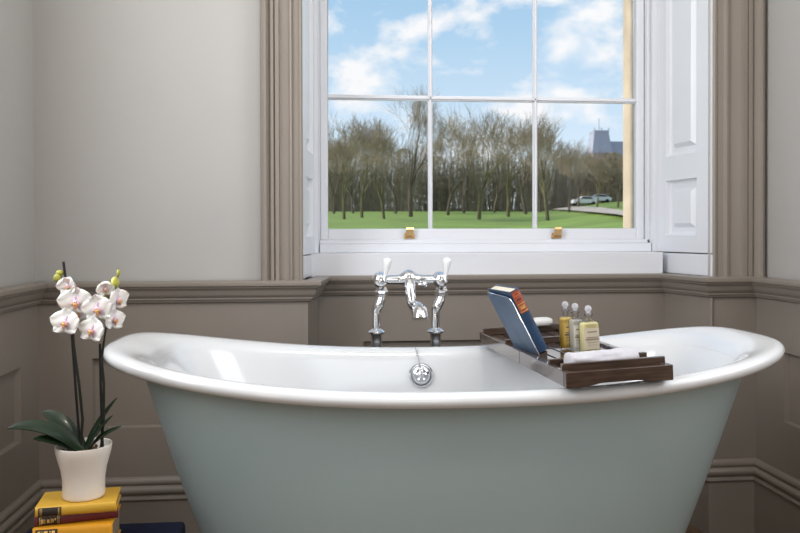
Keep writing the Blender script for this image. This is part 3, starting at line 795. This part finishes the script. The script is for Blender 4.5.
def tree(label,px,y,h,spread,seed,bark,trunk=.24):
    rnd=random.Random(seed); x=park_x(px,y); z=gz(y,x)-.2
    r=thing('bare_tree',label,'tree',T(x,y,z))
    big=MB(); tw_=MB(); U=rnd.uniform
    stack=[(V((0,0,0)),V((U(-.06,.06),U(-.06,.06),1)).normalized(),h*.13,trunk*.8,0)]
    while stack:
        p,d,L,rad,k=stack.pop()
        q=p; pts=[p]; seg=3 if k<3 else 2 if k<6 else 1
        for s_ in range(seg):
            d=(d+V((U(-1,1),U(-1,1),U(-.4,.7)))*(.10+.035*k)).normalized()
            q=q+d*L/seg; pts.append(q)
        r1=rad*.70
        if k<3: big.tube(pts,[rad+(r1-rad)*i/seg for i in range(seg+1)],6,cap=False)
        else: tw_.tube(pts,[rad+(r1-rad)*i/seg for i in range(seg+1)],3,cap=False)
        if k>=6: continue
        nb=rnd.choice((3,4)) if k==0 else rnd.choice((2,3,3)) if k<4 else rnd.choice((3,3,4))
        for b in range(nb):
            a=U(0,2*PI); tilt=U(.22,.62)*(spread if k<3 else 1.1)
            ax=d.orthogonal().normalized(); ax.rotate(Matrix.Rotation(a,3,d))
            nd=(d*math.cos(tilt)+ax*math.sin(tilt)); nd=(nd+V((0,0,.13))).normalized()
            st=pts[-1] if b==0 or k==0 else pts[-1].lerp(pts[-2],U(0,.9))
            stack.append((st,nd,L*U(.74,.95),max(.012,r1*U(.55,.8)),k+1))
    big.build('trunk',bark,r,recalc=False,smooth=60)
    tag(tw_.build('twigs',M['twig'],r,recalc=False,smooth=0),None,None,None,'stuff')
    return r
TREES=[(344,70,9.0,.9,1,'barkmoss','mossy bare tree nearest the left edge of the window view'),
(362,80,10.0,.9,2,'barkmoss','slim mossy bare tree, second from the left in the lower left pane'),
(384,72,8.8,.9,3,'barkmoss','mossy bare tree, third from the left in the lower left pane'),
(411,86,13.2,.75,4,'barktree','tall bare tree just left of the left upright glazing bar'),
(448,94,11.5,.9,5,'barktree','bare tree just right of the left upright glazing bar'),
(479,70,10.2,1.15,6,'barkmoss','big wide-crowned bare tree in the centre of the middle lower pane'),
(508,84,11.0,.9,7,'barkmoss','bare tree right of the big tree in the middle lower pane'),
(526,98,12.0,.9,8,'barktree','bare tree just left of the right upright glazing bar'),
(548,66,9.2,.65,9,'barkmoss','tall narrow bare tree just right of the right upright glazing bar'),
(569,92,8.6,.9,10,'barktree','smaller bare tree between the narrow tree and the slate tower'),
(597,100,7.0,1.0,11,'barkmoss','low bare tree in front of the slate tower'),
(618,88,6.4,1.0,12,'barktree','low bare tree beside the stone reveal at the right of the view'),
(334,104,11.0,.9,21,'barktree','bare tree behind the leftmost mossy tree'),
(353,108,10.6,.9,22,'barktree','bare tree in the back row between the two leftmost mossy trees'),
(396,106,11.0,.9,24,'barktree','bare tree in the back row left of the tall tree by the glazing bar'),
(430,110,11.0,.9,25,'barktree','bare tree in the back row hidden by the left upright glazing bar'),
(464,108,11.5,.9,26,'barktree','bare tree in the back row left of the big wide-crowned tree'),
(494,112,11.5,.9,27,'barktree','bare tree in the back row right of the big wide-crowned tree'),
(540,114,11.0,.9,28,'barktree','bare tree in the back row behind the right upright glazing bar'),
(578,112,9.0,.9,29,'barktree','bare tree in the back row left of the slate tower')]
for px,y,h,sp,sd,bk_,lab in TREES:
    tree(lab,px,y,h*1.80,sp,sd,M[bk_],trunk=.27*h/11)
def shrub(label,px,y,h,w,seed):
    rnd=random.Random(seed); x=park_x(px,y); r=thing('shrub',label,'shrub',T(x,y,gz(y,x)-.2))
    st_=MB()
    for k in range(420):
        a=rnd.uniform(0,2*PI); rr=rnd.uniform(0,.35)*w; lean=rnd.uniform(.0,.5)
        p=V((math.cos(a)*rr,math.sin(a)*rr*.6,0)); hh=h*rnd.uniform(.55,1.05)
        d=V((math.cos(a)*lean*w*.4,math.sin(a)*lean*w*.3,hh))
        q=p+d*.5+V((rnd.uniform(-.3,.3),rnd.uniform(-.3,.3),0))
        st_.tube([p,q,p+d+V((rnd.uniform(-.5,.5),rnd.uniform(-.3,.3),0))],[.05,.035,.015],3,cap=False)
    tag(st_.build('stems',M['twig'],r,recalc=False),None,None,None,'stuff')
    lf=MB()
    for k in range(3000):
        a=rnd.uniform(0,2*PI); rr=math.sqrt(rnd.random())*w*.5; zz=h*rnd.random()**.8
        f=math.sqrt(max(0,1-(zz/h)**3))
        c=V((math.cos(a)*rr*f,math.sin(a)*rr*f*.6,zz)); u=V((rnd.gauss(0,1),rnd.gauss(0,1),rnd.gauss(0,1))).normalized()*rnd.uniform(.08,.18); v_=u.orthogonal().normalized()*rnd.uniform(.06,.12)
        lf.quad(c-u,c+v_,c+u,c-v_)
    tag(lf.build('leaves',M['olive'],r,recalc=False,smooth=0),None,None,None,'stuff')
SH=[(337,130,10.5,8.5,'olive shrub at the far left behind the mossy trees'),(370,131,9.5,8.5,'shrub behind the third mossy tree from the left'),(404,129,10.5,8.5,'rounded brown shrub at the foot of the tall tree by the left glazing bar'),
(437,132,9.5,8.5,'shrub behind the left upright glazing bar'),(470,130,10.5,8.5,'shrub left of the big central tree'),(502,131,10.0,8.5,'shrub right of the big central tree'),(533,129,9.5,8.0,'shrub behind the right upright glazing bar'),
(562,131,9.0,8,'olive shrub behind the tall narrow tree'),(588,136,8.8,7.5,'greenish shrub left of the slate tower'),(614,134,8.8,7,'greenish shrub below the slate roof')]
for i,(px,y,h,w,lab) in enumerate(SH): shrub(lab,px,y,h,w,100+i)
# church-like building with a slate tower
by=230; bx=park_x(599,by)
bd=thing('stone_building','distant grey stone building with a slate tower above the trees','building',T(bx,by,gz(150)))
def bp_(mb,nm,m): 
    o=mb.build(nm,m,bd,smooth=0)
def pxm(p): return p*by/782.9
zz=lambda py:(235-py)*by/782.9+H-gz(150)
MBt=MB(); MBt.box((pxm(-9),-pxm(9),0),(pxm(9),pxm(9),zz(152))); bp_(MBt,'tower',M['greystone'])
t_=MB(); a=pxm(10.5);b=pxm(7.5); t_.loops([[V((-a,-a,zz(152))),V((a,-a,zz(152))),V((a,a,zz(152))),V((-a,a,zz(152)))],[V((-b,-b,zz(131))),V((b,-b,zz(131))),V((b,b,zz(131))),V((-b,b,zz(131)))]],cap0=True,cap1=True); bp_(t_,'tower_roof',M['slate'])
t_=MB(); t_.box((-b*1.05,-b*1.05,zz(131)),(b*1.05,b*1.05,zz(129)))
for sx in(-1,0,1): t_.tube([(sx*b,-b,zz(130)),(sx*b,-b,zz(126.5))],pxm(.5),6)
t_.tube([(0,0,zz(130)),(0,0,zz(116))],pxm(.35),6); bp_(t_,'roof_crest',M['slate'])
t_=MB(); t_.box((pxm(6),-pxm(7),0),(pxm(60),pxm(12),zz(160))); bp_(t_,'nave_wall',M['greystone'])
t_=MB(); y0,y1,ym=-pxm(8),pxm(13),pxm(2)
t_.loops([[V((pxm(6),y0,zz(160))),V((pxm(8),ym,zz(139))),V((pxm(6),y1,zz(160)))],[V((pxm(60),y0,zz(160))),V((pxm(60),ym,zz(139))),V((pxm(60),y1,zz(160)))]],cap0=True,cap1=True); bp_(t_,'nave_roof',M['slate'])
# two pale parked cars at the end of the path
def car(px,y,label,sc_=1):
    r=thing('car',label,'car',T(park_x(px,y),y,gz(y,park_x(px,y))+.1),'parked cars beyond the lawn')
    b=MB(); pr=[(-2.1,.35),(-2.1,.8),(-1.9,.95),(-1.1,1.0),(-.5,1.45),(.9,1.45),(1.6,.98),(2.05,.9),(2.1,.35)]
    b.loops([[V((x,-.85,z)) for x,z in pr],[V((x,.85,z)) for x,z in pr]],cap0=True,cap1=True); b.build('car_body',M['carpaint'],r,bevel=.06)
    w=MB(); pr=[(-.95,1.02),(-.45,1.38),(.85,1.38),(1.4,1.02)]; w.loops([[V((x,-.87,z)) for x,z in pr],[V((x,.87,z)) for x,z in pr]],cap0=True,cap1=True); w.build('side_windows',M['carglass'],r)
    for x in(-1.3,1.3):
        for yy in(-.86,.66): MB().lathe([(0,0),(.33,0),(.33,.2),(0,.2)],(x,yy,.33),(0,1,0),16).build('wheel',M['tyre'],r)
car(584,124,'pale car parked at the end of the path, left of the two')
car(598,128,'pale car parked by the trees, right of the two')

# ------------------------------------------------------------------ sky, sun and lamps
w=bpy.data.worlds.new('sky'); sc.world=w; w.use_nodes=True; nt=w.node_tree; nt.nodes.clear()
N=nt.nodes.new; Lk=nt.links.new
out=N('ShaderNodeOutputWorld'); bg=N('ShaderNodeBackground'); tc=N('ShaderNodeTexCoord'); sep=N('ShaderNodeSeparateXYZ')
Lk(tc.outputs['Generated'],sep.inputs[0])
ramp=N('ShaderNodeValToRGB'); Lk(sep.outputs['Z'],ramp.inputs[0])
cr=ramp.color_ramp; cr.elements[0].position=0; cr.elements[0].color=(.84,.90,.95,1); cr.elements[1].position=.6; cr.elements[1].color=(.12,.30,.62,1)
e=cr.elements.new(.10); e.color=(.66,.80,.93,1); e=cr.elements.new(.26); e.color=(.40,.61,.82,1)
mp=N('ShaderNodeMapping'); mp.inputs['Scale'].default_value=(1,1,1.7); mp.inputs['Location'].default_value=(.40,.9,.15); Lk(tc.outputs['Generated'],mp.inputs[0])
ns_=N('ShaderNodeTexNoise'); ns_.inputs['Scale'].default_value=10.5; ns_.inputs['Detail'].default_value=9; ns_.inputs['Roughness'].default_value=.55; ns_.inputs['Distortion'].default_value=.15; Lk(mp.outputs[0],ns_.inputs['Vector'])
r2=N('ShaderNodeValToRGB'); r2.color_ramp.elements[0].position=.47; r2.color_ramp.elements[0].color=(0,0,0,1); r2.color_ramp.elements[1].position=.62; r2.color_ramp.elements[1].color=(1,1,1,1); Lk(ns_.outputs[0],r2.inputs[0])
mx=N('ShaderNodeMix'); mx.data_type='RGBA'; Lk(r2.outputs[0],mx.inputs[0]); Lk(ramp.outputs[0],mx.inputs[6]); mx.inputs[7].default_value=(.90,.91,.93,1)
Lk(mx.outputs[2],bg.inputs[0]); bg.inputs[1].default_value=1.0; Lk(bg.outputs[0],out.inputs[0])

def light(name,typ,loc,rot,energy,col=(1,1,1),**k):
    l=bpy.data.lights.new(name,typ); l.energy=energy; l.color=col
    for a,b in k.items(): setattr(l,a,b)
    o=bpy.data.objects.new(name,l); C.objects.link(o); o.location=loc; o.rotation_euler=rot; return o
def aim(o,d): o.rotation_euler=V(d).to_track_quat('-Z','Y').to_euler()
sun=light('sun','SUN',(-30,20,40),(0,0,0),4.2,(1,.94,.85),angle=.02); aim(sun,(1,-.12,-.48))
a=light('fill_front','AREA',((WX0+WX1)/2,YB-.03,(WZ0+WZ1)/2),(0,0,0),15,(.97,.98,1.0),shape='RECTANGLE',size=1.6,size_y=1.8); aim(a,(0,1,0))  # area lamp added in the unseen front window as fill
c_=light('fill_left','AREA',(XL-.05,(LY0+LY1)/2,2.15),(0,0,0),50,(.97,.98,1.0),shape='RECTANGLE',size=1.3,size_y=1.8); aim(c_,(1,0,0))  # added lamp in the made-up left window, brightens the right wall
c2=light('fill_right','AREA',(XR+.05,(LY0+LY1)/2,2.15),(0,0,0),24,(.97,.98,1.0),shape='RECTANGLE',size=1.3,size_y=1.8); aim(c2,(-1,0,0))  # added lamp in the made-up right window, brightens the left wall
b=light('ceiling_fill','AREA',(.6,.7,ZC-.05),(0,0,0),17,(1,.92,.82),shape='DISK',size=.28)  # unseen lamp added overhead to pick out mouldings and shade the tub lip
d_=light('warm_table_lamp','POINT',(-.66,-.15,.60),(0,0,0),8,(1,.72,.46),shadow_soft_size=.12)

# ------------------------------------------------------------------ camera
cam=bpy.data.cameras.new('camera'); co=bpy.data.objects.new('camera',cam); C.objects.link(co)
yaw,pit,rol=.0928,.0097,-.0025
fw=V((math.sin(yaw)*math.cos(pit),math.cos(yaw)*math.cos(pit),-math.sin(pit))); rt=V((math.cos(yaw),-math.sin(yaw),0)); upv=rt.cross(fw)
r_=rt*math.cos(rol)+upv*math.sin(rol); u_=-rt*math.sin(rol)+upv*math.cos(rol)
co.matrix_world=Matrix(((r_.x,u_.x,-fw.x,0),(r_.y,u_.y,-fw.y,0),(r_.z,u_.z,-fw.z,H),(0,0,0,1)))
cam.sensor_width=36; cam.lens=782.94/800*36; cam.shift_y=-23.93/800; cam.clip_start=.05; cam.clip_end=1000
cam.dof.use_dof=True; cam.dof.focus_distance=2.1; cam.dof.aperture_fstop=8
sc.camera=co
sc.view_settings.view_transform='Standard'; sc.view_settings.look='None'; sc.view_settings.gamma=1; sc.view_settings.use_curve_mapping=False
sc.view_settings.exposure=.08
sc.cycles.max_bounces=8; sc.cycles.transparent_max_bounces=12; sc.cycles.sample_clamp_indirect=4; sc.cycles.caustics_refractive=False; sc.cycles.caustics_reflective=False
